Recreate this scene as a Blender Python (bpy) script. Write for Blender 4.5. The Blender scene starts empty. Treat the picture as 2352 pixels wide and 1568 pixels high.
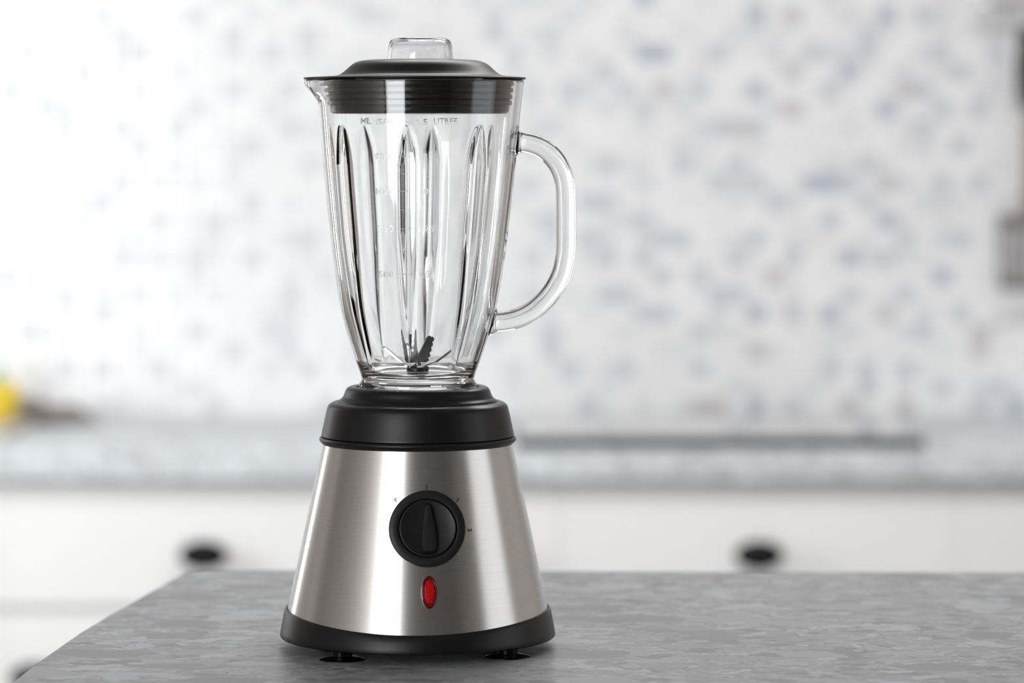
import bpy, bmesh, math, random
import numpy as np
from mathutils import Vector, Matrix

random.seed(7)
sc = bpy.context.scene
COL = sc.collection
PI = math.pi

# ------------------------------------------------------------------ camera, world, lights, exposure
F = 8300.0                    # focal length in pixels of the 2352 x 1568 frame
CX, HZ = 1176.0, 300.0        # principal column, horizon row
D = 2.2636                    # distance to the appliance axis
S = D / F                     # metres per pixel at that distance
ISLAND_Z = 0.95
CAM_Z = ISLAND_Z + 1182 * S

cd = bpy.data.cameras.new('camera')
cd.sensor_width = 36.0
cd.lens = F / 2352 * 36.0
cd.shift_y = -(784 - HZ) / 2352
cd.clip_start = 0.05
cd.dof.use_dof = True
cd.dof.focus_distance = D - 0.045
cd.dof.aperture_fstop = cd.lens / 1000 / 0.0255
cam = bpy.data.objects.new('camera', cd)
cam.location = (0, 0, CAM_Z)
cam.rotation_euler = (PI / 2, 0, 0)
COL.objects.link(cam)
sc.camera = cam

w = bpy.data.worlds.new('world'); sc.world = w; w.use_nodes = True
bg = w.node_tree.nodes['Background']
bg.inputs[0].default_value = (0.92, 0.96, 1.0, 1); bg.inputs[1].default_value = 1.0

vs = sc.view_settings
vs.view_transform = 'Standard'; vs.look = 'None'; vs.gamma = 1.0; vs.use_curve_mapping = False
vs.exposure = 0.0

def area(name, loc, rot, sx, sy, power, col):
    l = bpy.data.lights.new(name, 'AREA'); l.shape = 'RECTANGLE'; l.size = sx; l.size_y = sy
    l.energy = power; l.color = col
    o = bpy.data.objects.new(name, l); o.location = loc; o.rotation_euler = rot; COL.objects.link(o)
    return o
# room extents
RX0, RX1, RY0, RY1, RZ = -3.0, 2.7, -1.4, 5.68, 2.7
WIN_F = (-2.85, -1.10, 0.25, 2.50)     # tall window in the wall behind the photographer: x0 x1 z0 z1
KX, KY = -2.0, 2.9                     # the kitchen end of the left wall stands further in
SCREEN_PIER = 3.90                            # end of an added, unseen pier that screens the blender from the left window
WIN_L = (3.95, 4.75, 0.75, 2.15)       # window in the kitchen end of the left wall: y0 y1 z0 z1
WIN_R = (0.85, 2.50, 0.35, 2.35)       # curtained window in the right wall: y0 y1 z0 z1
area('daylight_tall_window', ((WIN_F[0] + WIN_F[1]) / 2, RY0 - 0.08, (WIN_F[2] + WIN_F[3]) / 2), (PI / 2, 0, 0),
     WIN_F[1] - WIN_F[0], WIN_F[3] - WIN_F[2], 95, (0.97, 0.985, 1.0))
area('daylight_left_window', (KX - 0.08, (WIN_L[0] + WIN_L[1]) / 2, (WIN_L[2] + WIN_L[3]) / 2), (0, -PI / 2, 0),
     WIN_L[3] - WIN_L[2], WIN_L[1] - WIN_L[0], 44, (0.95, 0.98, 1.0))
area('daylight_right_window', (RX1 + 0.08, (WIN_R[0] + WIN_R[1]) / 2, (WIN_R[2] + WIN_R[3]) / 2), (0, PI / 2, 0),
     WIN_R[3] - WIN_R[2], WIN_R[1] - WIN_R[0], 4.2, (1.0, 0.985, 0.96))
FILL_LAMP = (0.45, 3.80, 1.7, 0.55)         # flat ceiling lamp added unseen to brighten the kitchen run: x y width depth
area('ceiling_fill_light', (FILL_LAMP[0], FILL_LAMP[1], RZ - 0.062), (0, 0, 0), FILL_LAMP[2] - .04, FILL_LAMP[3] - .04, 43, (1.0, 0.985, 0.97))

# ------------------------------------------------------------------ helpers
def mat(name, col, rough=0.5, metal=0.0, **kw):
    m = bpy.data.materials.new(name); m.use_nodes = True
    b = m.node_tree.nodes['Principled BSDF']
    b.inputs['Base Color'].default_value = (*col, 1)
    b.inputs['Roughness'].default_value = rough
    b.inputs['Metallic'].default_value = metal
    for k, v in kw.items():
        b.inputs[k.replace('_', ' ')].default_value = v
    return m
def nd(m, t, **kw):
    n = m.node_tree.nodes.new(t)
    for k, v in kw.items(): setattr(n, k, v)
    return n
def lk(m, a, b): m.node_tree.links.new(a, b)
def pb(m): return m.node_tree.nodes['Principled BSDF']
def add_bump(m, scale=(1, 1, 1), nscale=500, strength=0.1, dist=0.001, detail=2):
    tc = nd(m, 'ShaderNodeTexCoord'); mp = nd(m, 'ShaderNodeMapping'); mp.inputs['Scale'].default_value = scale
    n = nd(m, 'ShaderNodeTexNoise'); n.inputs['Scale'].default_value = nscale; n.inputs['Detail'].default_value = detail
    b = nd(m, 'ShaderNodeBump'); b.inputs['Strength'].default_value = strength; b.inputs['Distance'].default_value = dist
    lk(m, tc.outputs['Object'], mp.inputs['Vector']); lk(m, mp.outputs[0], n.inputs['Vector'])
    lk(m, n.outputs['Fac'], b.inputs['Height']); lk(m, b.outputs[0], pb(m).inputs['Normal'])
    return n

class MB:
    def __init__(s): s.v = []; s.f = []; s.mi = []
    def add(s, vs_, fs_, mi=0):
        o = len(s.v); s.v += [tuple(v) for v in vs_]; s.f += [[i + o for i in f] for f in fs_]; s.mi += [mi] * len(fs_)
        return s
    def box(s, x0, x1, y0, y1, z0, z1, mi=0):
        return s.add([(x0, y0, z0), (x1, y0, z0), (x1, y1, z0), (x0, y1, z0), (x0, y0, z1), (x1, y0, z1), (x1, y1, z1), (x0, y1, z1)],
                     [[0, 3, 2, 1], [4, 5, 6, 7], [0, 1, 5, 4], [1, 2, 6, 5], [2, 3, 7, 6], [3, 0, 4, 7]], mi)
    def grid(s, rows, close=True, mi=0):
        """rows of equally long vertex rings; a row of one vertex is a pole"""
        o = len(s.v); idx = []
        for r in rows:
            idx.append(list(range(len(s.v), len(s.v) + len(r)))); s.v += [tuple(p) for p in r]
        for a, b in zip(idx[:-1], idx[1:]):
            n = max(len(a), len(b))
            for i in range(n if close else n - 1):
                j = (i + 1) % n
                if len(a) == 1 and len(b) == 1: continue
                if len(a) == 1: f = [a[0], b[j], b[i]]
                elif len(b) == 1: f = [a[i], a[j], b[0]]
                else: f = [a[i], a[j], b[j], b[i]]
                s.f.append(f); s.mi.append(mi)
        return s
    def mesh(s, name, mats, smooth=None, bevel=None, weld=False):
        me = bpy.data.meshes.new(name); me.from_pydata(s.v, [], s.f); me.update()
        for m in (mats if isinstance(mats, (list, tuple)) else [mats]): me.materials.append(m)
        if any(s.mi): me.polygons.foreach_set('material_index', s.mi)
        bm = bmesh.new(); bm.from_mesh(me)
        if weld: bmesh.ops.remove_doubles(bm, verts=bm.verts, dist=1e-7)
        bmesh.ops.recalc_face_normals(bm, faces=bm.faces)
        if bevel:
            bmesh.ops.bevel(bm, geom=list(bm.edges), offset=bevel, segments=2, affect='EDGES', profile=0.5, clamp_overlap=True)
        bm.to_mesh(me); bm.free()
        if smooth is not None:
            me.polygons.foreach_set('use_smooth', [True] * len(me.polygons))
            me.set_sharp_from_angle(angle=math.radians(smooth))
        return me
    def build(s, name, mats, parent=None, smooth=None, bevel=None, weld=False):
        return link(name, s.mesh(name, mats, smooth, bevel, weld), parent)
def link(name, me, parent=None):
    o = bpy.data.objects.new(name, me); COL.objects.link(o)
    if parent: o.parent = parent
    return o
def empty(name, loc=(0, 0, 0)):
    o = bpy.data.objects.new(name, None); o.location = loc; o.empty_display_size = 0.05; COL.objects.link(o); return o
def tag(o, label=None, cat=None, group=None, kind=None):
    if label: o['label'] = label
    if cat: o['category'] = cat
    if group: o['group'] = group
    if kind: o['kind'] = kind
    return o

def catmull(pts, n=6):
    P = [np.array(p, float) for p in pts]; out = []
    P = [2 * P[0] - P[1]] + P + [2 * P[-1] - P[-2]]
    for i in range(1, len(P) - 2):
        p0, p1, p2, p3 = P[i - 1:i + 3]
        for k in range(n):
            t = k / n
            out.append(0.5 * ((2 * p1) + (-p0 + p2) * t + (2 * p0 - 5 * p1 + 4 * p2 - p3) * t * t + (-p0 + 3 * p1 - 3 * p2 + p3) * t ** 3))
    out.append(P[-2]); return [tuple(p) for p in out]
def rings(profile, segs=128, fn=None):
    """profile in (radius_px, row_px); angle 0 faces the photographer, +90 degrees is to the right"""
    rows = []
    for r, y in profile:
        if r < 1e-6:
            p = (0, 0, zy(y)); rows.append([fn(0, 0, zy(y)) if fn else p]); continue
        row = []
        for i in range(segs):
            t = 2 * PI * i / segs
            rr = r * S; q = (rr, t, zy(y))
            row.append(fn(*q) if fn else (rr * math.sin(t), -rr * math.cos(t), zy(y)))
        rows.append(row)
    return rows
def zy(y): return (1482 - y) * S
def at(px, py, Y):          # point seen at a pixel, at distance Y
    return Vector(((px - CX) / F * Y, Y, CAM_Z - (py - HZ) / F * Y))
def tube(path, rad, n=12, caps=True):
    """path: list of Vector, rad: list of (ra, rb) or float"""
    rows = []; up = Vector((0, 1, 0)); N = len(path)
    for i, p in enumerate(path):
        t = (path[min(i + 1, N - 1)] - path[max(i - 1, 0)]).normalized()
        u = up - t * up.dot(t)
        if u.length < 1e-4: u = Vector((1, 0, 0)) - t * t.x
        u.normalize(); v = t.cross(u)
        r = rad[i] if isinstance(rad, list) else rad
        ra, rb = r if isinstance(r, tuple) else (r, r)
        rows.append([p + u * ra * math.cos(2 * PI * k / n) + v * rb * math.sin(2 * PI * k / n) for k in range(n)])
    if caps: rows = [[path[0]]] + rows + [[path[-1]]]
    return rows

# ------------------------------------------------------------------ materials
def stone(name, base, contrast, rough=0.32, scale=1.0):
    m = mat(name, base, rough)
    tc = nd(m, 'ShaderNodeTexCoord')
    nz = nd(m, 'ShaderNodeTexNoise'); nz.inputs['Scale'].default_value = 60 * scale; nz.inputs['Detail'].default_value = 5
    mixv = nd(m, 'ShaderNodeMix', data_type='VECTOR'); mixv.inputs['Factor'].default_value = 0.022
    lk(m, tc.outputs['Object'], nz.inputs['Vector']); lk(m, tc.outputs['Object'], mixv.inputs[4]); lk(m, nz.outputs['Color'], mixv.inputs[5])
    def chips(sc_, stops, off):
        mp = nd(m, 'ShaderNodeMapping'); mp.inputs['Location'].default_value = (off, off * 1.7, off * 0.3); mp.inputs['Scale'].default_value = (0.8, 1.25, 1)
        v = nd(m, 'ShaderNodeTexVoronoi'); v.inputs['Scale'].default_value = sc_ * scale; v.inputs['Randomness'].default_value = 1
        lk(m, mixv.outputs[1], mp.inputs['Vector']); lk(m, mp.outputs[0], v.inputs['Vector'])
        sp = nd(m, 'ShaderNodeSeparateColor'); lk(m, v.outputs['Color'], sp.inputs[0])
        r = nd(m, 'ShaderNodeValToRGB'); r.color_ramp.interpolation = 'CONSTANT'
        while len(r.color_ramp.elements) < len(stops): r.color_ramp.elements.new(0.5)
        for e, (p, c) in zip(r.color_ramp.elements, stops): e.position = p; e.color = (*c, 1)
        lk(m, sp.outputs[0], r.inputs['Fac'])
        return r.outputs['Color'], sp.outputs[1]
    B = np.array(base)
    def sh(k, tint=(1, 1, 1)): return tuple(float(x) for x in np.clip(B * (1 + (k - 1) * contrast) * np.array(tint), 0, 1))
    c1, r1 = chips(190, [(0, sh(0.80, (1.02, 1, 0.99))), (0.22, sh(0.93)), (0.5, sh(1.0, (0.985, 1, 1.02))), (0.72, sh(1.12, (0.985, 1, 1.02))), (0.9, sh(1.3, (1, 1, 1.02)))], 0)
    c2, r2 = chips(75, [(0, sh(0.72, (1.02, 1, 0.98))), (0.3, sh(0.95)), (0.55, sh(1.3, (0.98, 1, 1.02))), (0.8, sh(1.12, (1.02, 1, 0.985)))], 3.1)
    c3, r3 = chips(30, [(0, sh(0.78, (1.02, 1, 0.98))), (0.45, sh(1.06)), (0.75, sh(1.26, (0.98, 1, 1.02)))], 7.7)
    def over(a, b, sel, thr):
        g = nd(m, 'ShaderNodeMath', operation='GREATER_THAN'); g.inputs[1].default_value = thr; lk(m, sel, g.inputs[0])
        mx = nd(m, 'ShaderNodeMix', data_type='RGBA'); lk(m, g.outputs[0], mx.inputs['Factor']); lk(m, a, mx.inputs[6]); lk(m, b, mx.inputs[7])
        return mx.outputs[2]
    c = over(c1, c2, r2, 0.62); c = over(c, c3, r3, 0.86)
    fine = nd(m, 'ShaderNodeTexNoise'); fine.inputs['Scale'].default_value = 420 * scale; fine.inputs['Detail'].default_value = 8; fine.inputs['Roughness'].default_value = 0.75
    lk(m, tc.outputs['Object'], fine.inputs['Vector'])
    rr = nd(m, 'ShaderNodeMapRange'); rr.inputs[1].default_value = 0.3; rr.inputs[2].default_value = 0.7; rr.inputs[3].default_value = 0.78; rr.inputs[4].default_value = 1.20
    lk(m, fine.outputs['Fac'], rr.inputs[0])
    mul = nd(m, 'ShaderNodeVectorMath', operation='SCALE'); lk(m, c, mul.inputs[0]); lk(m, rr.outputs[0], mul.inputs['Scale'])
    lk(m, mul.outputs[0], pb(m).inputs['Base Color'])
    return m

M = {}
M['stone'] = stone('grey_chip_stone', (0.27, 0.276, 0.285), 1.35, 0.38)
M['stone_back'] = stone('lit_chip_stone', (0.58, 0.61, 0.63), 0.8, 0.5)  # same stone as the island, its brighter light put into the colour
M['white'] = mat('white_paint', (0.82, 0.82, 0.815), 0.35)
M['wall'] = mat('wall_paint', (0.52, 0.475, 0.445), 0.8)
M['warmwall'] = mat('taupe_wall_paint', (0.27, 0.25, 0.235), 0.8)
M['ceiling'] = mat('ceiling_paint', (0.55, 0.55, 0.54), 0.9)
M['floor'] = mat('floor_boards', (0.07, 0.058, 0.05), 0.45)
M['grout'] = mat('grout', (0.70, 0.70, 0.71), 0.8)
M['black'] = mat('black_plastic', (0.0045, 0.0042, 0.005), 0.36, Specular_IOR_Level=0.38)
add_bump(M['black'], nscale=2600, strength=0.12, dist=0.0004)
M['blackdial'] = mat('black_dial_plastic', (0.006, 0.006, 0.0075), 0.42, Specular_IOR_Level=0.4)
add_bump(M['blackdial'], nscale=3000, strength=0.14, dist=0.0004)
M['rubber'] = mat('black_rubber', (0.005, 0.0045, 0.0045), 0.28, Specular_IOR_Level=0.4)
M['lidblack'] = mat('black_lid_plastic', (0.007, 0.006, 0.006), 0.42, Specular_IOR_Level=0.28)
add_bump(M['lidblack'], nscale=2600, strength=0.1, dist=0.0004)
M['plate'] = mat('added_plate_steel', (0.82, 0.82, 0.82), 0.30, 1.0)
M['ink'] = mat('black_ink', (0.012, 0.012, 0.013), 0.5)
M['glass'] = mat('clear_glass', (0.985, 0.99, 0.988), 0.0, Transmission_Weight=1.0, IOR=1.5)
M['emboss'] = mat('embossed_glass', (0.97, 0.975, 0.98), 0.12, Transmission_Weight=1.0, IOR=1.5)
M['cap'] = mat('clear_plastic', (0.93, 0.925, 0.93), 0.015, Transmission_Weight=1.0, IOR=1.42)
M['bladesteel'] = mat('blade_steel', (0.42, 0.42, 0.43), 0.22, 1.0)
M['red'] = mat('red_lens', (0.66, 0.003, 0.004), 0.2, Specular_IOR_Level=0.25)
M['redrim'] = mat('shaded_red_rim', (0.10, 0.0015, 0.003), 0.2, Coat_Weight=0.15)  # same red plastic as the lens, shade on the rim painted darker
M['knob'] = mat('black_knob', (0.006, 0.006, 0.0075), 0.5, Specular_IOR_Level=0.2)
M['hobglass'] = mat('black_hob_glass', (0.012, 0.012, 0.014), 0.03, Coat_Weight=1.0, IOR=1.6)
M['hobedge'] = mat('dark_hob_edge', (0.016, 0.017, 0.019), 0.45)
M['chrome'] = mat('chrome', (0.72, 0.72, 0.73), 0.15, 1.0)
M['turner'] = mat('brushed_turner_steel', (0.36, 0.33, 0.32), 0.35, 1.0)
M['pepper'] = mat('yellow_pepper_skin', (0.93, 0.68, 0.05), 0.22)
M['stem'] = mat('green_stem', (0.10, 0.36, 0.08), 0.5)
M['towel'] = mat('taupe_cloth', (0.25, 0.22, 0.21), 0.9)
M['board'] = mat('pale_wood', (0.52, 0.47, 0.41), 0.5)

# lens of the lamp: fine prism grid
m = M['red']; tc = nd(m, 'ShaderNodeTexCoord')
ws = []
for ax, sc_ in (('X', 1), ('Z', 1)):
    wv = nd(m, 'ShaderNodeTexWave', bands_direction=ax); wv.inputs['Scale'].default_value = 330; lk(m, tc.outputs['Object'], wv.inputs['Vector']); ws.append(wv)
mm = nd(m, 'ShaderNodeMath', operation='MULTIPLY'); lk(m, ws[0].outputs['Fac'], mm.inputs[0]); lk(m, ws[1].outputs['Fac'], mm.inputs[1])
bp = nd(m, 'ShaderNodeBump'); bp.inputs['Strength'].default_value = 0.9; bp.inputs['Distance'].default_value = 0.0006
lk(m, mm.outputs[0], bp.inputs['Height']); lk(m, bp.outputs[0], pb(m).inputs['Normal'])

# brushed steel, grain running around the cone
m = mat('brushed_steel', (0.68, 0.66, 0.64), 0.30, 1.0, Anisotropic=0.68, Anisotropic_Rotation=0.25)
tg = nd(m, 'ShaderNodeTangent', direction_type='RADIAL', axis='Z'); lk(m, tg.outputs[0], pb(m).inputs['Tangent'])
n = add_bump(m, scale=(25, 25, 5200), nscale=1.0, strength=0.012, dist=0.0002, detail=2)
rg = nd(m, 'ShaderNodeMapRange'); rg.inputs[3].default_value = 0.25; rg.inputs[4].default_value = 0.32
lk(m, n.outputs['Fac'], rg.inputs[0]); lk(m, rg.outputs[0], pb(m).inputs['Roughness'])
M['steel'] = m

# ------------------------------------------------------------------ room shell
T = 0.15
tag(MB().box(RX0 - T, RX1 + T, RY0 - T, RY1 + T, -0.1, 0).build('floor', M['floor']), kind='structure')
tag(MB().box(RX0 - T, RX1 + T, RY0 - T, RY1 + T, RZ, RZ + 0.1).build('ceiling', M['ceiling']), kind='structure')
wall_back = tag(MB().box(RX0 - T, RX1 + T, RY1, RY1 + T, 0, RZ).build('wall_back', M['grout']), kind='structure')
def wall_x(mb, xa, xb, ya, yb, win):
    y0, y1, z0, z1 = win
    return mb.box(xa, xb, ya, y0, 0, RZ).box(xa, xb, y1, yb, 0, RZ).box(xa, xb, y0, y1, 0, z0).box(xa, xb, y0, y1, z1, RZ)
tag(wall_x(MB(), RX1, RX1 + T, RY0, RY1, WIN_R).build('wall_right', M['wall']), kind='structure')
mb = MB().box(RX0 - T, RX0, RY0, KY, 0, RZ).box(RX0 - T, -1.5, KY, KY + 0.5, 0, RZ).box(KX - T, -1.5, KY + 0.5, SCREEN_PIER, 0, RZ)
tag(wall_x(mb, KX - T, KX, SCREEN_PIER, RY1, WIN_L).build('wall_left', M['wall']), kind='structure')
x0, x1, z0, z1 = WIN_F
tag(MB().box(RX0 - T, x0, RY0 - T, RY0, 0, RZ).box(x1, RX1 + T, RY0 - T, RY0, 0, RZ).box(x0, x1, RY0 - T, RY0, 0, z0).box(x0, x1, RY0 - T, RY0, z1, RZ)
    .build('wall_front', M['warmwall']), kind='structure')
def frame_y(x0, x1, z0, z1, y):
    return MB().box(x0, x0 + .04, y, y + .04, z0, z1).box(x1 - .04, x1, y, y + .04, z0, z1).box(x0, x1, y, y + .04, z0, z0 + .04).box(x0, x1, y, y + .04, z1 - .04, z1)
tag(frame_y(*WIN_F, RY0 - 0.05).build('window_1', M['white']), kind='structure')
for nm, x, win in (('window_2', KX - 0.05, WIN_L), ('window_3', RX1 + 0.01, WIN_R)):
    y0, y1, z0, z1 = win
    tag(MB().box(x, x + .04, y0, y0 + .04, z0, z1).box(x, x + .04, y1 - .04, y1, z0, z1).box(x, x + .04, y0, y1, z0, z0 + .04).box(x, x + .04, y0, y1, z1 - .04, z1)
        .build(nm, M['white']), kind='structure')
cl_ = empty('ceiling_fill_lamp', (FILL_LAMP[0], FILL_LAMP[1], RZ)); tag(cl_, 'flat rectangular fill lamp added over the kitchen aisle to brighten the background, out of frame', 'lamp')
hx, hy = FILL_LAMP[2] / 2, FILL_LAMP[3] / 2
MB().box(-hx, hx, -hy, hy, -.03, 0).box(-hx, hx, -hy, -hy + .02, -.06, -.03).box(-hx, hx, hy - .02, hy, -.06, -.03).box(-hx, -hx + .02, -hy + .02, hy - .02, -.06, -.03).box(hx - .02, hx, -hy + .02, hy - .02, -.06, -.03).build('housing', M['white'], cl_)

# mosaic of the back wall: 29 mm pitch
PX, PY = 42.8, 42.7
TILE = 0.0268; PITCHX = PX / F * RY1; PITCHZ = PY / F * RY1
strong = [(1479, 0), (1735, 203), (2037, 248), (1736, 722), (1910, 720), (2165, 636), (1739, 940), (1739, 975), (1501, 123), (1479, 123), (2039, 507), (1731, 33), (2039, 35), (1888, 422), (1866, 422), (1954, 591), (1484, 984), (2331, 940), (1943, 163)]
medium = [(1394, 167), (1907, 190), (1907, 208), (1860, 120), (1992, 85), (1992, 123), (1608, 205), (1438, 212), (1474, 252), (1655, 286), (1733, 295),
          (1396, 384), (1561, 384), (1688, 380), (1648, 422), (1735, 417), (1931, 422), (1990, 370), (1992, 462), (1780, 466), (1909, 507), (1396, 467),
          (1360, 467), (1496, 509), (1572, 553), (1540, 553), (1737, 549), (1349, 553), (1394, 596), (1481, 591), (1695, 596), (1610, 634), (1831, 591), (2037, 594),
          (2083, 551), (1436, 678), (1400, 678), (1675, 678), (1640, 678), (1956, 678), (2081, 678), (1525, 640), (1313, 210), (1827, 722), (1616, 764), (1513, 720), (1480, 720),
          (2211, 715), (2121, 752), (2121, 771), (2081, 847), (1910, 830), (1910, 860), (1609, 847), (2170, 889), (1993, 886), (2292, 886), (1313, 850), (1445, 850), (1271, 813),
          (1354, 950), (2243, 940), (2209, 553), (1264, 507), (2121, 36), (2159, 118), (2217, 160), (2121, 203), (2172, 245), (2248, 245), (2119, 292), (2195, 335),
          (2155, 417), (2253, 417), (2208, 551), (2168, 634), (2293, 120), (1650, 120), (1990, 850), (1827, 934)]
brown = [(1822, 36), (1830, 160), (2037, 730), (2037, 712), (2250, 779), (2250, 806), (1954, 950), (2082, 950), (1616, 950), (1650, 950), (1700, 294), (2090, 203), (1820, 250), (2035, 422), (1740, 806), (1780, 640), (1525, 210)]
leftish = [(462, 44), (540, 81), (628, 125), (328, 128), (203, 169), (540, 209), (662, 209), (462, 259), (675, 300), (284, 300), (419, 300), (587, 341), (337, 344),
           (290, 431), (587, 463), (500, 509), (378, 512), (459, 597), (587, 600), (290, 603), (678, 684), (162, 684), (250, 728), (465, 769), (678, 812), (250, 850),
           (165, 850), (375, 850), (543, 797), (628, 750), (712, 550), (75, 134), (37, 219), (119, 250), (240, 41), (281, 87), (159, 300), (37, 637), (78, 762),
           (712, 80), (840, 40), (1130, 40), (1170, 123), (1250, 80), (1215, 205), (1250, 300), (1240, 420), (1215, 678), (1215, 590), (712, 850), (740, 940), (690, 975), (500, 935)]
cell = {}
for lst, k in ((leftish, 5), (medium, 3), (brown, 4), (strong, 2)):
    for px, py in lst: cell[(round((px - 1736) / PX), round((py - 507) / PY))] = k
tcols = [(0.80, 0.80, 0.805), (0.73, 0.735, 0.745), (0.45, 0.48, 0.56), (0.57, 0.59, 0.64), (0.57, 0.545, 0.555), (0.62, 0.645, 0.67), (0.68, 0.69, 0.715), (0.84, 0.84, 0.84)]
tmats = [mat('mosaic_tile_tone', c, 0.18) for c in tcols]
def tile_mb(mb, cx, cz, mi=0, ox=0.0, oy=0.0):
    h = TILE / 2; b = 0.0012; d = 0.004
    a = [(-h, 0, -h), (h, 0, -h), (h, 0, h), (-h, 0, h)]; e = [(x * (1 - b / h), -d, z * (1 - b / h)) for x, _, z in a]; c = [(x, -d + b, z) for x, _, z in a]
    vs_ = [(x + cx, y + RY1 + oy, z + cz) for x, y, z in a + c + e]
    q = [[8, 9, 10, 11]]
    for i in range(4):
        j = (i + 1) % 4; q += [[i, j, 4 + j, 4 + i], [4 + i, 4 + j, 8 + j, 8 + i]]
    mb.add(vs_, q, mi)
tmesh = []
for k in range(len(tcols)):
    mb = MB(); tile_mb(mb, 0, 0, oy=-RY1); tmesh.append(mb.mesh('tile', tmats[k]))
rest = MB(); rt = random.Random(3)
CXT, CZT = at(1736, 507, RY1).x, at(1736, 507, RY1).z
for i in range(-48, 27):
    for j in range(-17, 12):
        k = cell.get((i, j))
        if k is None:
            u = rt.random(); k = 0 if u < 0.56 else 7 if u < 0.74 else 1 if u < 0.91 else 6 if u < 0.985 else 3
            if abs(i) < 60 and k == 3 and -10 < i < 14: k = 6
        x, z = CXT + i * PITCHX, CZT - j * PITCHZ
        if -10 <= i <= 11 and -5 <= j <= 7:
            o = link('tile', tmesh[k], wall_back); o.location = (x, RY1, z)
        else:
            tile_mb(rest, x, z, k)
tag(rest.build('tile_field', tmats, wall_back), kind='stuff')

# ------------------------------------------------------------------ back kitchen run
BACK_TOP = CAM_Z - 0.450
BY = 5.075
wt = MB().box(-1.99, 2.0, BY, RY1 - 0.006, BACK_TOP - 0.041, BACK_TOP).build('worktop', M['stone_back'], bevel=0.003)
tag(wt, 'long grey stone worktop running along the mosaic wall, its brighter light put into the colour', 'worktop')

def knob_mesh():
    rows = []
    prof = [(0, 0), (.10, .0), (.30, .0), (.34, .004), (.28, .010), (.30, .016), (.7, .0195), (.97, .023), (1, .026), (.96, .030), (.7, .034), (.35, .0355), (0, .036)]
    for r, d in prof:
        if r == 0: rows.append([(0, -d, 0)]); continue
        rows.append([(0.0345 * r * math.cos(2 * PI * i / 32), -d, 0.0205 * (r if r > .4 else r * 1.6) * math.sin(2 * PI * i / 32)) for i in range(32)])
    return MB().grid(rows).mesh('knob', M['knob'], smooth=50)
KN = knob_mesh()
FY = BY + 0.022        # face of the fronts
CT = BACK_TOP - 0.041
edges = [-1.272, -0.713, -0.154, 0.067, 0.626, 1.185]
clabels = ['white base cabinet partly out of frame at far left', 'white base cabinet with oval black drawer knob left of the blender',
           'narrow white base cabinet directly behind the blender', 'white base cabinet with oval black drawer knob below the cooktop',
           'white base cabinet at far right without a visible knob']
for n in range(5):
    a, b = edges[n], edges[n + 1]
    c = empty('base_cabinet', ((a + b) / 2, FY, 0)); h = (b - a) / 2
    tag(c, clabels[n], 'cabinet', 'white base cabinets under the back worktop')
    MB().box(-h + .0005, h - .0005, 0.02, 0.56, 0.10, CT - .001).box(-h + .0005, h - .0005, 0.05, 0.54, 0, 0.10).build('body', M['white'], c)
    df = MB().box(-h + .0004, h - .0004, 0, 0.0195, 0.603, CT - .005).build('drawer_front', M['white'], c, bevel=0.0006)
    k = link('knob', KN, df); k.location = (0, 0, 0.677)
    dr = MB().box(-h + .0004, h - .0004, 0, 0.0195, 0.105, 0.592).build('door', M['white'], c, bevel=0.0006)
    k = link('knob', KN, dr); k.location = (-h + 0.042, 0, 0.505)

# glass cooktop
ck = empty('cooktop', (0.296, 5.12, BACK_TOP)); tag(ck, 'flat black glass cooktop mirroring the mosaic tiles', 'cooktop')
MB().box(-.29, .29, 0, .51, 0.0, 0.0115).build('tray', M['hobedge'], ck, bevel=0.0015)
MB().box(-.288, .288, 0.002, .508, 0.0117, 0.0155).build('glass_plate', M['hobglass'], ck, bevel=0.001)

# hanging rail and turner
RYW = RY1 - 0.06
rz = at(2352, 6, RYW).z; rx = at(2284, 6, RYW).x
rl = empty('utensil_rail', (rx, RYW, rz)); tag(rl, 'grey metal utensil rail on the wall at upper right corner', 'rail')
MB().grid(tube([Vector((0, 0, 0)), Vector((.7, 0, 0))], 0.008, 14)).build('rod', M['turner'], rl, smooth=50)
MB().grid(tube([Vector((-.001, 0, 0)), Vector((-.010, 0, 0)), Vector((-.022, 0, 0)), Vector((-.028, 0, 0))], [0.012, .014, .013, .006], 16)).build('end_cap', M['chrome'], rl, smooth=50)
MB().grid(tube([Vector((.03, 0.004, 0)), Vector((.03, .0555, 0))], 0.006, 12)).build('bracket', M['turner'], rl, smooth=50)
tx = at(2358, 300, RYW).x
tn = empty('slotted_turner', (tx, RYW - 0.012, at(2362, 664, RYW).z)); tag(tn, 'slotted steel turner with black handle hanging from the rail', 'turner')
U = RYW / F
hz = lambda y: (664 - y) * U
MB().grid(tube([Vector((0, 0, hz(y))) for y in (246, 238, 225, 160, 95, 66, 58)], [(.007, .012), (.010, .015), (.011, .0165), (.0115, .0175), (.011, .0165), (.009, .014), (.006, .008)], 16)).build('handle', M['knob'], tn, smooth=50)
MB().grid(tube([Vector((0, 0, hz(60))), Vector((0, 0, hz(40))), Vector((0, -.006, hz(20))), Vector((0, .008, hz(-14))), Vector((0, .019, hz(-4))), Vector((0, .021, hz(18)))], .0026, 10)).build('hook', M['chrome'], tn, smooth=50)
MB().grid(tube([Vector((0, 0, hz(y))) for y in (244, 300, 380, 440, 470, 505)], [(.0035, .010), (.003, .012), (.003, .013), (.004, .016), (.004, .020), (.003, .012)], 14)).build('stem', M['turner'], tn, smooth=50)
bl = MB(); bw, bh = 0.046, hz(492)
bl.box(-bw, bw, -.001, .001, 0, .018).box(-bw, bw, -.001, .001, bh - .022, bh)
nb = 7
for q in range(nb):
    xx = -bw + (2 * bw - .007) * q / (nb - 1); bl.box(xx, xx + .007, -.001, .001, .018, bh - .022)
bl.build('blade', M['turner'], tn)

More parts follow.
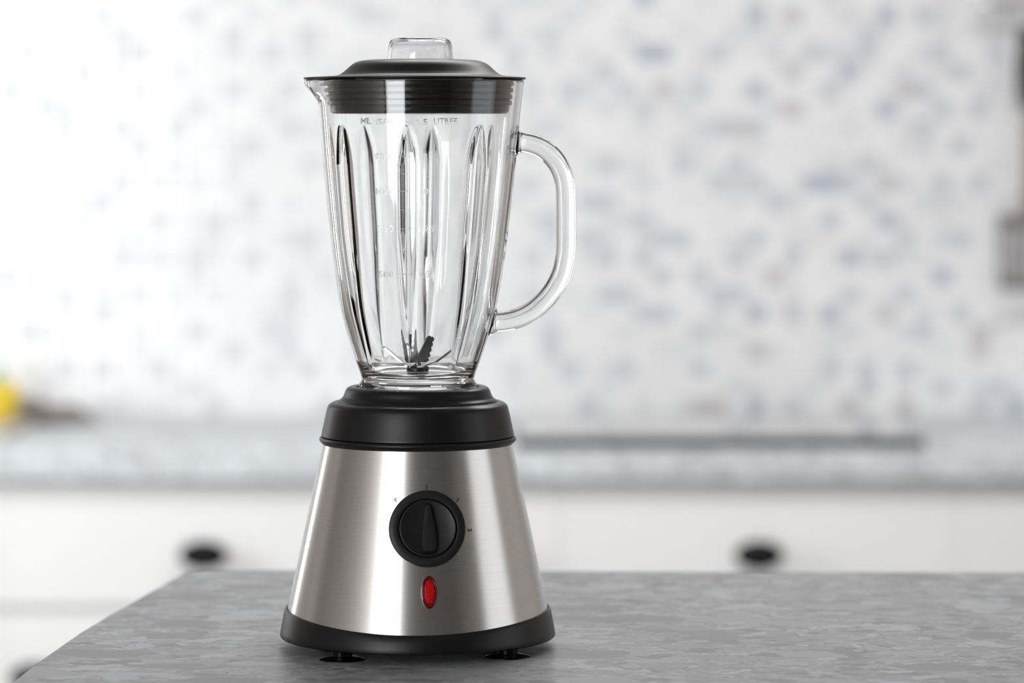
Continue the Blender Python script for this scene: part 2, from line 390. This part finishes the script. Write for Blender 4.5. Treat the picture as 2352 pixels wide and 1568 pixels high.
# things at the left end of the worktop
def onback(px, py):  # point on the back worktop
    Y = F * (CAM_Z - BACK_TOP) / (py - HZ); return Vector(((px - CX) / F * Y, Y, BACK_TOP))
pts = [onback(8, 1013), onback(104, 962), onback(-260, 962), onback(-330, 1013)]
cb = MB(); hgt = 0.012
cb.add([(p.x, p.y, BACK_TOP) for p in pts] + [(p.x, p.y, BACK_TOP + hgt) for p in pts], [[0, 1, 2, 3], [4, 5, 6, 7], [0, 1, 5, 4], [1, 2, 6, 5], [2, 3, 7, 6], [3, 0, 4, 7]])
tag(cb.build('cutting_board', M['board'], bevel=0.002), 'pale cutting board at the left end of the worktop', 'cutting board')
pc = onback(-16, 982); pp = empty('bell_pepper', (pc.x, pc.y, BACK_TOP + hgt)); pp.scale = (.97, .97, .9); tag(pp, 'yellow bell pepper with green stem at left picture edge', 'pepper')
rows = [[(0, 0, .006)]]
prof = catmull([(.012, .002), (.026, 0.0005), (.033, .010), (.0365, .026), (.040, .044), (.0385, .056), (.030, .0635), (.016, .061), (.006, .056)], 4)
for r, z in prof:
    rows.append([(r * (1 + .10 * math.cos(4 * t) * (0.4 + z * 12) * .8) * math.cos(t), r * (1 + .10 * math.cos(4 * t) * (.4 + z * 12) * .8) * math.sin(t), max(z, 0)) for t in [2 * PI * i / 48 for i in range(48)]])
rows.append([(0, 0, .055)])
MB().grid(rows).build('flesh', M['pepper'], pp, smooth=80)
MB().grid(tube([Vector((0, 0, .0565)), Vector((.001, 0, .062)), Vector((.004, 0, .074)), Vector((.012, 0, .085)), Vector((.016, 0, .088))], [.015, .010, .006, .0065, .007], 12)).build('stem', M['stem'], pp, smooth=60)
# folded cloth
a = onback(60, 962); b_ = onback(238, 962); tw = MB(); rows = []
NU, NV = 40, 16
for i in range(NU + 1):
    u = i / NU; row = []
    top = (0.012 + 0.026 * math.exp(-((u - .34) / .30) ** 2) + 0.012 * math.exp(-((u - .72) / .12) ** 2)) * min(1, (1 - u) * 6 + .25) * min(1, u * 6 + .4)
    for j in range(NV):
        v = 2 * PI * j / NV; cy, cz_ = math.cos(v), math.sin(v)
        row.append((a.x - .03 + (b_.x - a.x + .03) * u, 5.56 + .055 * cy * (1 - .35 * u) + .006 * math.sin(u * 9), BACK_TOP + max(0.0003, top * (.42 + .58 * cz_) * (1 + .10 * math.sin(3 * cy + 7 * u)))))
    rows.append(row)
rows = [[tuple(np.mean(rows[0], axis=0))]] + rows + [[tuple(np.mean(rows[-1], axis=0))]]
tag(MB().grid(rows).build('folded_cloth', M['towel'], smooth=70), 'low crumpled grey-brown cloth lying beside the yellow pepper', 'cloth')

# ------------------------------------------------------------------ island
def onisl(px, py):
    Y = F * (CAM_Z - ISLAND_Z) / (py - HZ); return Vector(((px - CX) / F * Y, Y, 0))
pl = [onisl(432, 1307.5), onisl(340, 1359), onisl(254, 1408), onisl(188, 1447), onisl(120, 1494), onisl(76, 1525), onisl(30, 1562)]
dirv = (pl[-1] - pl[-2]).normalized()
pl.append(pl[-1] + dirv * 0.55)
back_r = onisl(2352, 1313.5)
bdir = (back_r - pl[0]).normalized()
poly = [pl[0] + bdir * 1.55] + [pl[0] + bdir * 0.012] + pl[1:] + [Vector((1.31, pl[-1].y, 0))]
poly.insert(2, pl[0] + (pl[1] - pl[0]).normalized() * 0.010)
nP = len(poly)
mb = MB(); mb.add([(p.x, p.y, ISLAND_Z - .04) for p in poly] + [(p.x, p.y, ISLAND_Z) for p in poly],
       [list(range(nP)), list(range(nP, 2 * nP))] + [[i, (i + 1) % nP, nP + (i + 1) % nP, nP + i] for i in range(nP)])
tag(mb.build('island_countertop', M['stone'], bevel=0.0025), 'mottled grey stone island countertop that the blender stands on', 'countertop')
ic = empty('island_cabinet', (0.5, 2.05, 0)); tag(ic, 'white island cabinet carrying the grey countertop', 'cabinet')
MB().box(-.64, .74, -.42, .60, 0.08, ISLAND_Z - .0405).build('body', M['white'], ic)
MB().box(-.60, .70, -.38, .56, 0, 0.0795).build('plinth', M['white'], ic)

# ------------------------------------------------------------------ the blender
BX = (959.5 - CX) * S
bz = empty('blender', (BX, D, ISLAND_Z))
tag(bz, 'brushed steel countertop blender with fluted glass jar and black lid', 'blender')
ROT = math.radians(5.3)

# steel cone
RC = lambda y: 217 + 0.2143 * (y - 1015)
def rt_(r, t, z): return (r * math.sin(t), -r * math.cos(t), z)
cone = [(RC(y), y) for y in (1008, 1015, 1050, 1100, 1150, 1200, 1250, 1300, 1350, 1400, 1452)]
housing = MB().grid([[(0, 0, zy(1008))]] + rings(cone, 192) + [[(0, 0, zy(1452))]]).build('motor_housing', M['steel'], bz, smooth=30)
housing['label'] = 'conical brushed steel housing'

# base ring with the edge that dips at the front
def dip(r, t, z, amt):
    return (r * math.sin(t), -r * math.cos(t), z - amt * S * max(0, math.cos(t)) ** 2)
rows = []
for r, y, am in [(290, 1412, 24), (299.5, 1396.5, 24), (301, 1393.5, 24), (303.5, 1393, 24), (305, 1395, 24), (306.5, 1401, 20), (309, 1414, 10), (312, 1430, 4), (314.5, 1444, 0), (316, 1452, 0), (315.2, 1457, 0), (312, 1459.5, 0), (307, 1460.5, 0), (290, 1461, 0)]:
    rows.append([dip(r * S, 2 * PI * i / 192, zy(y), am) for i in range(192)])
rows.append([(0, 0, zy(1461))])
ring = MB().grid(rows).build('base_ring', M['black'], bz, smooth=32)
fm = MB().grid(rings([(0, 1461), (25, 1461), (24, 1466), (22.5, 1474), (26, 1476), (40, 1477.5), (49, 1480), (52, 1481.2), (52, 1481.9), (0, 1481.9)], 40)).mesh('foot', M['rubber'], smooth=30)
for k, dg in enumerate((-42.5, 44.5, 135, -135)):
    t = math.radians(dg) + ROT; f = link('foot', fm, ring); f.location = (271 * S * math.sin(t), -271 * S * math.cos(t), 0)

# black collar on top of the housing
low = catmull([(214, 1020), (219, 1017), (225, 1010.5), (226, 1006), (223.5, 1001.5)], 4)
MB().grid(rings([(150, 1004), (200, 1022)] + low + [(218, 1000.8), (150, 1000.8)], 160)).build('trim_ring', M['black'], bz, smooth=32)
sh = [(150, 1000), (218, 999.6)] + catmull([(220.8, 999), (221.3, 997), (217.5, 979), (213.5, 960), (210, 944), (206.5, 932), (201, 925.5), (193, 921.5), (187, 921)], 5) + [(183.5, 922.2), (182.5, 924), (150, 924)]
MB().grid(rings(sh, 160)).build('shoulder', M['black'], bz, smooth=32)
cl = [(150, 923.5), (180.5, 923)] + catmull([(181.5, 921.5), (179, 917), (173, 911.5), (169.3, 905), (166.5, 897), (163, 891), (157.5, 887.3), (150, 885.8), (144, 886)], 5) + [(141, 888), (140.5, 896), (0, 896)]
MB().grid(rings(cl, 160)).build('jar_seat', M['black'], bz, smooth=32)

MB().grid(rings([(0, 895.9), (139, 895.9), (139.5, 893), (138, 891.3), (0, 891.3)], 96)).build('added_seat_plate', M['plate'], bz, smooth=40)  # bright disc added under the jar to lighten its glass floor
# --- glass jar
LEAN = lambda z: max(0.0, z - zy(885)) * 0.0072
YR = [183, 260, 300, 400, 500, 600, 700, 770, 800, 830, 850, 865]
RR = [240, 231.5, 228, 219, 208.5, 196.5, 180, 161.5, 152, 142, 134.5, 129.5]
_d = catmull(list(zip(YR, RR)), 12); _dy = [p[0] for p in _d]; _dr = [p[1] for p in _d]
RO = lambda y: float(np.interp(y, _dy, _dr))
FL = [-51 + 45 * k for k in range(8)]
def adiff(a, b): return (a - b + 180) % 360 - 180
def flute_w(y):   # half width in px
    if y <= 287 or y >= 832: return 0.0
    a = min(1, (y - 287) / 90) ** 0.5
    b = min(1, (832 - y) / 300) ** 0.75
    return 21.0 * a * b
def flute_d(y):
    if y <= 287 or y >= 832: return 0.0
    return 15.0 * min(1, (y - 287) / 60) ** 0.8 * min(1, (832 - y) / 240) ** 0.8
def sstep(x): x = min(1, max(0, x)); return x * x * (3 - 2 * x)
def spout(td, y):
    if y > 234: return 0.0
    return 27 * math.exp(-(adiff(td, -91) / 12.0) ** 2) * min(1, (234 - y) / 40)
THK = 15.0
US = [-1.5, -1.22] + list(np.linspace(-1, -.16, 9)) + [-.08, 0, .08] + list(np.linspace(.16, 1, 9)) + [1.22, 1.5]
def r_out(td, y):
    R = RO(y); w_ = flute_w(y)
    for a in FL:
        d = abs(adiff(td, a)) * PI / 180 * R
        if d < w_:
            u = d / w_; R -= flute_d(y) * (1 - max(0.0, (u - 0.16) / 0.84)) if u > .16 else flute_d(y) * (1 + 0.0 * u); break
    return R + spout(td, y)
def ring_at(y, inner=False, dr=0.0, zy_=None):
    """one ring of the jar wall; points keep to the flute edges"""
    out = []; w_ = max(flute_w(y), 1.0); dpt = flute_d(y); R0 = RO(y)
    if inner: w_ = w_ + 13
    step = math.degrees(w_ / R0)
    z = zy(y if zy_ is None else zy_)
    for a in FL:
        lst = [(a + u * step, u) for u in US]
        gap0, gap1 = a + 1.5 * step, a + 45 - 1.5 * step
        lst += [(q, 9) for q in np.linspace(gap0, gap1, 14)[1:-1]]
        for td, u in lst:
            R = R0 - (THK if inner else 0); au = abs(u)
            if au < 1:
                if inner: R -= dpt * 0.6 * (0.5 + 0.5 * math.cos(PI * au))
                else: R -= dpt * (1 - max(0.0, (au - 0.16) / 0.84))
            R = (R + spout(td, y) + dr) * S; t = math.radians(td)
            out.append((R * math.sin(t) + LEAN(z), -R * math.cos(t), z))
    return out
NA = len(ring_at(500))
def jring(r, y):
    z = zy(y); out = []
    for p in ring_at(y):
        l = math.hypot(p[0] - LEAN(z), p[1]); out.append(((p[0] - LEAN(z)) / l * r * S + LEAN(z), p[1] / l * r * S, z))
    return out
rows = []
ys = list(np.linspace(862, 800, 16)) + list(np.linspace(796, 392, 62)) + list(np.linspace(388, 284, 44)) + list(np.linspace(280, 240, 8)) + list(np.linspace(235, 187, 18))
rows.append([(0, 0, zy(891))])
for r, y in [(60, 891), (120, 891), (129, 890.6), (134, 888.5), (136, 884.5), (135.5, 880.5), (132.5, 876.5), (130, 873), (128.8, 869)]: rows.append(jring(r, y))
for y in ys: rows.append(ring_at(y))
rows.append(ring_at(187, False, -0.8, 184.6)); rows.append(ring_at(187, False, -3.5, 183)); rows.append(ring_at(187, True, 3.5, 183)); rows.append(ring_at(187, True, 0.8, 184.6))
for y in reversed([q for q in ys if q < 826]): rows.append(ring_at(y, True))
for r, y in [(124.5, 832), (120, 842), (114, 851), (106, 857.5), (96, 861), (80, 862.3), (50, 862.8)]: rows.append(jring(r, y))
rows.append([(0, 0, zy(863))])
jar = MB().grid(rows).build('jar', M['glass'], bz, smooth=24)
jar['label'] = 'clear fluted glass jar'

# handle
XO = 959.5
def hp(px, py): z = zy(py); return Vector(((px - XO) * S, 0, z))
hpts = [(1183, 326), (1200, 327), (1222, 331), (1244, 340), (1264, 355), (1281, 376), (1293, 402), (1299, 434), (1300, 470), (1300, 520), (1300, 566), (1296.5, 600), (1287, 634), (1271, 665), (1248, 693), (1221, 715), (1190, 730), (1160, 737), (1139, 738.5), (1128, 738.5)]
hp2 = catmull(hpts, 4); path = [hp(*p) for p in hp2]; NH = len(path)
rows = []
for i, p in enumerate(path):
    t = (path[min(i + 1, NH - 1)] - path[max(i - 1, 0)]).normalized(); u = Vector((0, 1, 0)); v = t.cross(u)
    s_end = min(i, NH - 1 - i); fl = 1 + 0.36 * math.exp(-(s_end / 2.6) ** 2)
    row = []
    for k in range(28):
        c, s_ = math.cos(2 * PI * k / 28), math.sin(2 * PI * k / 28); e = 2 / 2.9
        row.append(p + u * (20.5 * S * fl * math.copysign(abs(c) ** e, c)) + v * (23.2 * S * fl * math.copysign(abs(s_) ** e, s_)))
    rows.append(row)
# end rings follow the jar wall
for ri, sgn in ((0, 1), (NH - 1, -1)):
    for k, q in enumerate(rows[ri]):
        py = 1482 - q.z / S; R = RO(py) * S - 0.0006; xx = math.sqrt(max(1e-9, R * R - q.y * q.y)) + LEAN(q.z)
        rows[ri][k] = Vector((xx, q.y, q.z))
for ri, st in ((1, 0), (2, 0), (NH - 2, NH - 1), (NH - 3, NH - 1)):
    f_ = 0.5 if abs(ri - st) == 1 else 0.8
    for k in range(28):
        q = rows[ri][k]; b0 = rows[st][k]
        if q.x < b0.x + 0.0006: rows[ri][k] = Vector((b0.x + 0.0008 * abs(ri - st), q.y, q.z))
rows = [[sum(rows[0], Vector()) / 28]] + rows + [[sum(rows[-1], Vector()) / 28]]
MB().grid(rows).build('handle', M['glass'], jar, smooth=50)

# blade unit
MB().grid(rings([(0, 862.4), (20, 862.4), (25, 861), (26, 858), (26, 852), (25, 849.5), (22, 848.6), (0, 848.6)], 40)).build('blade_nut', M['rubber'], jar, smooth=35)
MB().grid(rings([(0, 848.5), (7.5, 848.5), (7.5, 832), (9, 830.5), (9, 828.5), (4, 827), (0, 826.6)], 24)).build('blade_shaft', M['bladesteel'], jar, smooth=35)
def blade(direc, y_root, rise, reach, root_w, tip_w, teeth, roll):
    """serrated wing; direc = heading in degrees (0 toward the photographer, 90 right)"""
    t = math.radians(direc); out = Vector((math.sin(t), -math.cos(t), 0)); side = Vector((math.cos(t), math.sin(t), 0)); up = Vector((0, 0, 1))
    hub = 15; n = 34; L = []; Rr = []
    wing_dir = (out * reach + up * rise).normalized(); ln = math.hypot(reach, rise)
    nrm = side.cross(wing_dir).normalized()
    sv = (side * math.cos(math.radians(roll)) + nrm * math.sin(math.radians(roll)))
    base = up * zy(y_root)
    st = []
    for i in range(n + 1):
        s_ = i / n
        d = -4 + (hub + 4) * min(1, s_ / .16)
        p = base + out * (d * S)
        sd = side
        if s_ > .16:
            q = (s_ - .16) / .84; p = base + out * (hub * S) + wing_dir * (q * ln * S); sd = (side * (1 - min(1, q * 4)) + sv * min(1, q * 4)).normalized()
            wd = root_w + (tip_w - root_w) * q
            saw = (0.16 * wd * abs(math.sin(PI * teeth * q))) if teeth and q > .08 else 0
            tip = 1 if q < .93 else math.sqrt(max(0.05, 1 - ((q - .93) / .07) ** 2))
            l_, r_ = wd / 2 * tip, (wd / 2 - 0.16 * wd + saw) * tip
        else:
            l_ = r_ = root_w / 2 * (0.8 + .2 * s_ / .16)
        st.append((p, sd, l_, r_))
    th = 0.0006
    rows_ = []
    for i, (p, sd, l_, r_) in enumerate(st):
        tdir = (st[min(i + 1, n)][0] - st[max(i - 1, 0)][0]).normalized(); nn = sd.cross(tdir).normalized()
        rows_.append([p - sd * l_ * S + nn * th, p + sd * r_ * S + nn * th, p + sd * r_ * S - nn * th, p - sd * l_ * S - nn * th])
    rows_ = [[sum(rows_[0], Vector()) / 4]] + rows_ + [[sum(rows_[-1], Vector()) / 4]]
    return MB().grid(rows_).build('blade', M['bladesteel'], jar, smooth=25)
blade(-92, 847.2, 53, 64, 30, 15, 0, 4)
blade(88, 847.2, 46, 64, 30, 15, 0, -4)
blade(38, 829.5, 62, 36, 34, 17, 5, 14)
blade(-142, 829.5, 74, 32, 34, 17, 5, 40)

# embossed scale: letters mapped onto the jar wall
_gl = {}
ONE = [(.16, 0), (.27, 0), (.27, .70), (.195, .70), (.16, .62), (.09, .565), (.0, .53), (.0, .43), (.10, .465), (.16, .51)]
def glyph(ch, bold):
    """outline mesh of one character, left edge at 0, with its width; figure one is drawn with its flag"""
    if (ch, bold) in _gl: return _gl[(ch, bold)]
    if ch == '1':
        n = len(ONE); e = bold
        v = [(x, y, z) for z in (-.5, .5) for x, y in ONE]
        caps = [[0, 1, 9], [1, 8, 9], [1, 2, 8], [2, 3, 8], [3, 4, 8], [4, 5, 8], [5, 6, 7], [5, 7, 8]]
        caps = [[0, 1, 9], [1, 2, 9], [2, 4, 9], [2, 3, 4], [4, 5, 9], [5, 8, 9], [5, 6, 8], [6, 7, 8]]
        f = caps + [[i + n for i in c] for c in caps] + [[i, (i + 1) % n, (i + 1) % n + n, i + n] for i in range(n)]
    else:
        cu = bpy.data.curves.new('text', 'FONT'); cu.body = ch; cu.size = 1.0; cu.extrude = 0.5; cu.resolution_u = 3; cu.offset = bold
        o = bpy.data.objects.new('text', cu); COL.objects.link(o)
        dg = bpy.context.evaluated_depsgraph_get(); dg.update()
        me = bpy.data.meshes.new_from_object(o.evaluated_get(dg))
        v = [tuple(p.co) for p in me.vertices]; f = [list(p.vertices) for p in me.polygons]
        bpy.data.objects.remove(o); bpy.data.curves.remove(cu); bpy.data.meshes.remove(me)
        lo = min(p[0] for p in v); v = [(x - lo, y, z) for x, y, z in v]
    _gl[(ch, bold)] = (v, f, max(p[0] for p in v)); return _gl[(ch, bold)]
def text_mesh(body, bold=0.0):
    V, Fc, cur = [], [], 0.0
    for ch in body:
        if ch == ' ': cur += 0.3; continue
        v, f, wd = glyph(ch, bold); o = len(V)
        V += [(x + cur, y, z) for x, y, z in v]; Fc += [[i + o for i in q] for q in f]; cur += wd + 0.10
    return V, Fc
AXP = (959.5 - CX)          # axis column in px units relative to the principal column
def on_surface(px, py, Rf, lean=False):
    """point and normal of a surface of revolution seen at a pixel (local metres)"""
    th, ye = 0.0, py
    for _ in range(12):
        R = Rf(ye, th); dep = F - R * math.cos(th)
        ye = HZ + (py - HZ) * dep / F
        xo = (px - CX) * dep / F - AXP - (LEAN(zy(ye)) / S if lean else 0)
        th = math.asin(max(-1, min(1, xo / R)))
    R = Rf(ye, th)
    nz = (Rf(ye + 1, th) - Rf(ye - 1, th)) / 2
    nrm = Vector((math.sin(th), -math.cos(th), nz)).normalized()
    z = zy(ye)
    return Vector((R * S * math.sin(th) + (LEAN(z) if lean else 0), -R * S * math.cos(th), z)), nrm
def wrap_text(mb, body, x0, x1, yc, cap, Rf, lean, off, ext, rot=0.0, bold=0.0):
    v, f = text_mesh(body, bold)
    xs = [p[0] for p in v]; ysz = [p[1] for p in v]
    a, b, lo, hi = min(xs), max(xs), min(ysz), max(ysz)
    out = []
    for x, y, z in v:
        u = ((x - a) / (b - a) - 0.5) * (x1 - x0); q = ((y - lo) / (hi - lo) - 0.5) * cap
        uu = u * math.cos(rot) + q * math.sin(rot); qq = -u * math.sin(rot) + q * math.cos(rot)
        p, n_ = on_surface((x0 + x1) / 2 + uu, yc - qq, Rf, lean)
        out.append(p + n_ * (off + (z + 0.5) * ext))
    mb.add(out, f)
def jar_R(y, th): return RO(y)
def jar_Rf(y, th): return r_out(math.degrees(th), y)
marks = MB()
for body, a, b, yc, cap in [('ML', 829, 853, 277.5, 14), ('1500', 862, 902, 279.5, 13.5), ('1.5', 956, 982, 279.5, 13.5), ('LITREE', 996.5, 1049.5, 278, 14),
                            ('1250', 861, 902, 358.5, 14), ('1.25', 956, 995, 358.5, 14), ('1000', 861, 903, 439, 14), ('1.0', 957, 984, 439, 14),
                            ('750', 871, 904, 525, 14.5), ('0.75', 957, 997, 525, 14.5), ('500', 871, 904, 629, 14.5), ('0.5', 957, 987, 629, 14.5)]:
    wrap_text(marks, body, a, b, yc, cap, jar_R, True, 0.00003, 0.0006, 0.0, 0.012)
def dash(mb, xa, xb, y, th=2.2):
    n = 24; rows_ = []
    for i in range(n + 1):
        px = xa + (xb - xa) * i / n; ring_ = []
        for dy, o in ((-th / 2, .00003), (th / 2, .00003), (th / 2, .0005), (-th / 2, .0005)):
            p, n_ = on_surface(px, y + dy, jar_Rf, True); ring_.append(p + n_ * o)
        rows_.append(ring_)
    rows_ = [[sum(rows_[0], Vector()) / 4]] + rows_ + [[sum(rows_[-1], Vector()) / 4]]
    mb.grid(rows_)
for y in (280.5, 359, 439, 525, 629): dash(marks, 911.5, 948, y)
for y in (319.5, 399, 482, 577): dash(marks, 921, 936, y, 1.8)
o = marks.build('embossed_scale', M['emboss'], jar); o['label'] = 'raised glass measuring scale and figures'

# --- lid
def lean_fn(brim=False):
    def fn(r, t, z):
        if brim and r > 225 * S:
            r = r + 24 * S * math.exp(-((math.degrees(t) - 270) / 16) ** 2)
        return (r * math.sin(t) + LEAN(z), -r * math.cos(t), z)
    return fn
lidp = [(0, 181.8), (200, 181.8), (238, 182), (241.5, 182.2), (243.5, 181), (243.5, 179), (242, 177.8), (236, 177.2), (200, 174.5), (189, 172.8)] + \
       catmull([(184, 171), (176, 165.5), (168, 158.5), (158, 149.5), (149, 144), (138, 140.2), (124, 138), (100, 136.6), (82, 136.3)], 5) + [(79, 136.3), (0, 136.3)]
lid = MB().grid(rings(lidp, 160, lean_fn(True))).build('lid', M['lidblack'], bz, smooth=32)
sp = [(0, 182), (212, 182.2), (215, 184)]
for yy, ra in ((192, 213), (207, 212), (222, 210.5), (236, 209)):
    sp += [(ra - 2.5, yy - 5.5), (ra + 2.5, yy - 4.2), (ra + 3, yy + 4.2), (ra - 2.5, yy + 5.5)]
sp += [(205, 246), (206, 250), (204, 257), (199, 260.5), (190, 261), (0, 261)]
o = MB().grid(rings(sp, 128, lean_fn())).build('seal', M['rubber'], lid, smooth=30)
cp = catmull([(77, 136.2), (75.5, 124), (73.8, 112), (72, 101), (68.5, 93), (62, 88.5), (52, 87)], 5) + [(30, 86.8), (0, 86.8), ]
ci = [(0, 93), (30, 93)] + catmull([(50, 93.2), (59, 95), (64.5, 100), (67.5, 110), (69.5, 122), (71, 136.2)], 4)
r1 = rings(cp, 96, lean_fn()); r2 = rings(ci, 96, lean_fn())
MB().grid(r1).grid(r2).grid([r2[-1], r1[0]]).build('filler_cap', M['cap'], lid, smooth=40, weld=True)['label'] = 'clear plastic filler cap'

# --- dial, printed marks, lamp
def cone_R(y, th): return RC(y)
def local_frame(px, py):
    p, n_ = on_surface(px, py, cone_R); u = Vector((0, 0, 1)).cross(n_).normalized(); v = n_.cross(u); return p, u, v, n_
def disc_rows(P, u, v, n_, prof, segs=96, sx=1, sy=1):
    rows_ = []
    for r, h in prof:
        if r == 0: rows_.append([P + n_ * h * S]); continue
        rows_.append([P + (u * math.cos(2 * PI * i / segs) * r * sx + v * math.sin(2 * PI * i / segs) * r * sy) * S + n_ * h * S for i in range(segs)])
    return rows_
P, u, v, n_ = local_frame(981.5, 1214)
K = 0.965
dial = MB().grid(disc_rows(P, u, v, n_, [(r * K, h) for r, h in [(60, -19), (87, -19), (88.5, -14), (88.5, 4), (87.5, 6.5), (85, 7.8), (71, 8.6), (69, 8.2), (68.3, 7), (68, 0), (0, 0)]])).build('dial', M['blackdial'], bz, smooth=30)
MB().grid(disc_rows(P, u, v, n_, [(r * K, h) for r, h in [(0, 0.5), (65.6, .5), (65.8, 9), (65, 10.6), (63.3, 11), (61, 10.2), (45, 7.2), (25, 5.4), (0, 5)]])).build('dial_face', M['blackdial'], dial, smooth=30)
# pointer: tapered ridge
out_ = []
for i in range(60):
    t = 2 * PI * i / 60; c, s_ = math.cos(t), math.sin(t)
    yy = 59 * s_; k = 0.5 + 0.5 * s_          # 0 bottom .. 1 top
    hw = 24.5 * (1 - k) + 8.0 * k
    xx = hw * math.copysign(abs(c) ** 0.35, c)
    out_.append((xx + 2.0 * (0.5 - k), yy * (1 if s_ > 0 else 1.02)))
rows_ = []
for sc_, h, dx in ((1.0, 3.5, 0), (0.97, 9, 0.0), (0.92, 15, 0.6), (0.84, 20, 1.6), (0.80, 21.2, 2.0), (0.74, 21.4, 2.2)):
    rows_.append([P + (u * (x * sc_ + dx) + v * (y * (0.5 + 0.5 * sc_ if sc_ > .9 else .93 * (0.55 + .45 * sc_) / .96))) * K * S + n_ * h * S for x, y in out_])
rows_.append([P + n_ * 20.6 * S])
MB().grid([[P + n_ * 3.5 * S]] + rows_).build('pointer', M['blackdial'], dial, smooth=28)
pr = MB()
for body, cx, cy, wdt, cap, rot in (('0', 980, 1117.5, 6.6, 10, 0), ('1', 1050, 1147, 5.6, 10.2, 45), ('2', 1079, 1217, 7.4, 9.4, 90), ('P', 909.5, 1148, 6.6, 10, -46)):
    wrap_text(pr, body, cx - wdt / 2, cx + wdt / 2, cy, cap, cone_R, False, 0.00002, 0.00008, math.radians(rot), 0.025)
o = pr.build('dial_marks', M['ink'], housing); o['label'] = 'printed speed marks P 0 1 2'
P, u, v, n_ = local_frame(985.5, 1360)
lamp = MB().grid(disc_rows(P, u, v, n_, [(0, -2), (1, -2), (1, 2.6), (.96, 4.2), (.88, 4.6), (.80, 3.8), (.74, 2), (0, 2)], 64, 18.0, 36.5)).build('indicator_lamp', M['redrim'], bz, smooth=40)
lamp['label'] = 'red oval indicator lamp'
MB().grid(disc_rows(P, u, v, n_, [(0, 1), (.73, 1), (.73, 3.2), (.6, 5.0), (.35, 6.2), (0, 6.6)], 64, 18.0, 36.5)).build('lens', M['red'], lamp, smooth=60)
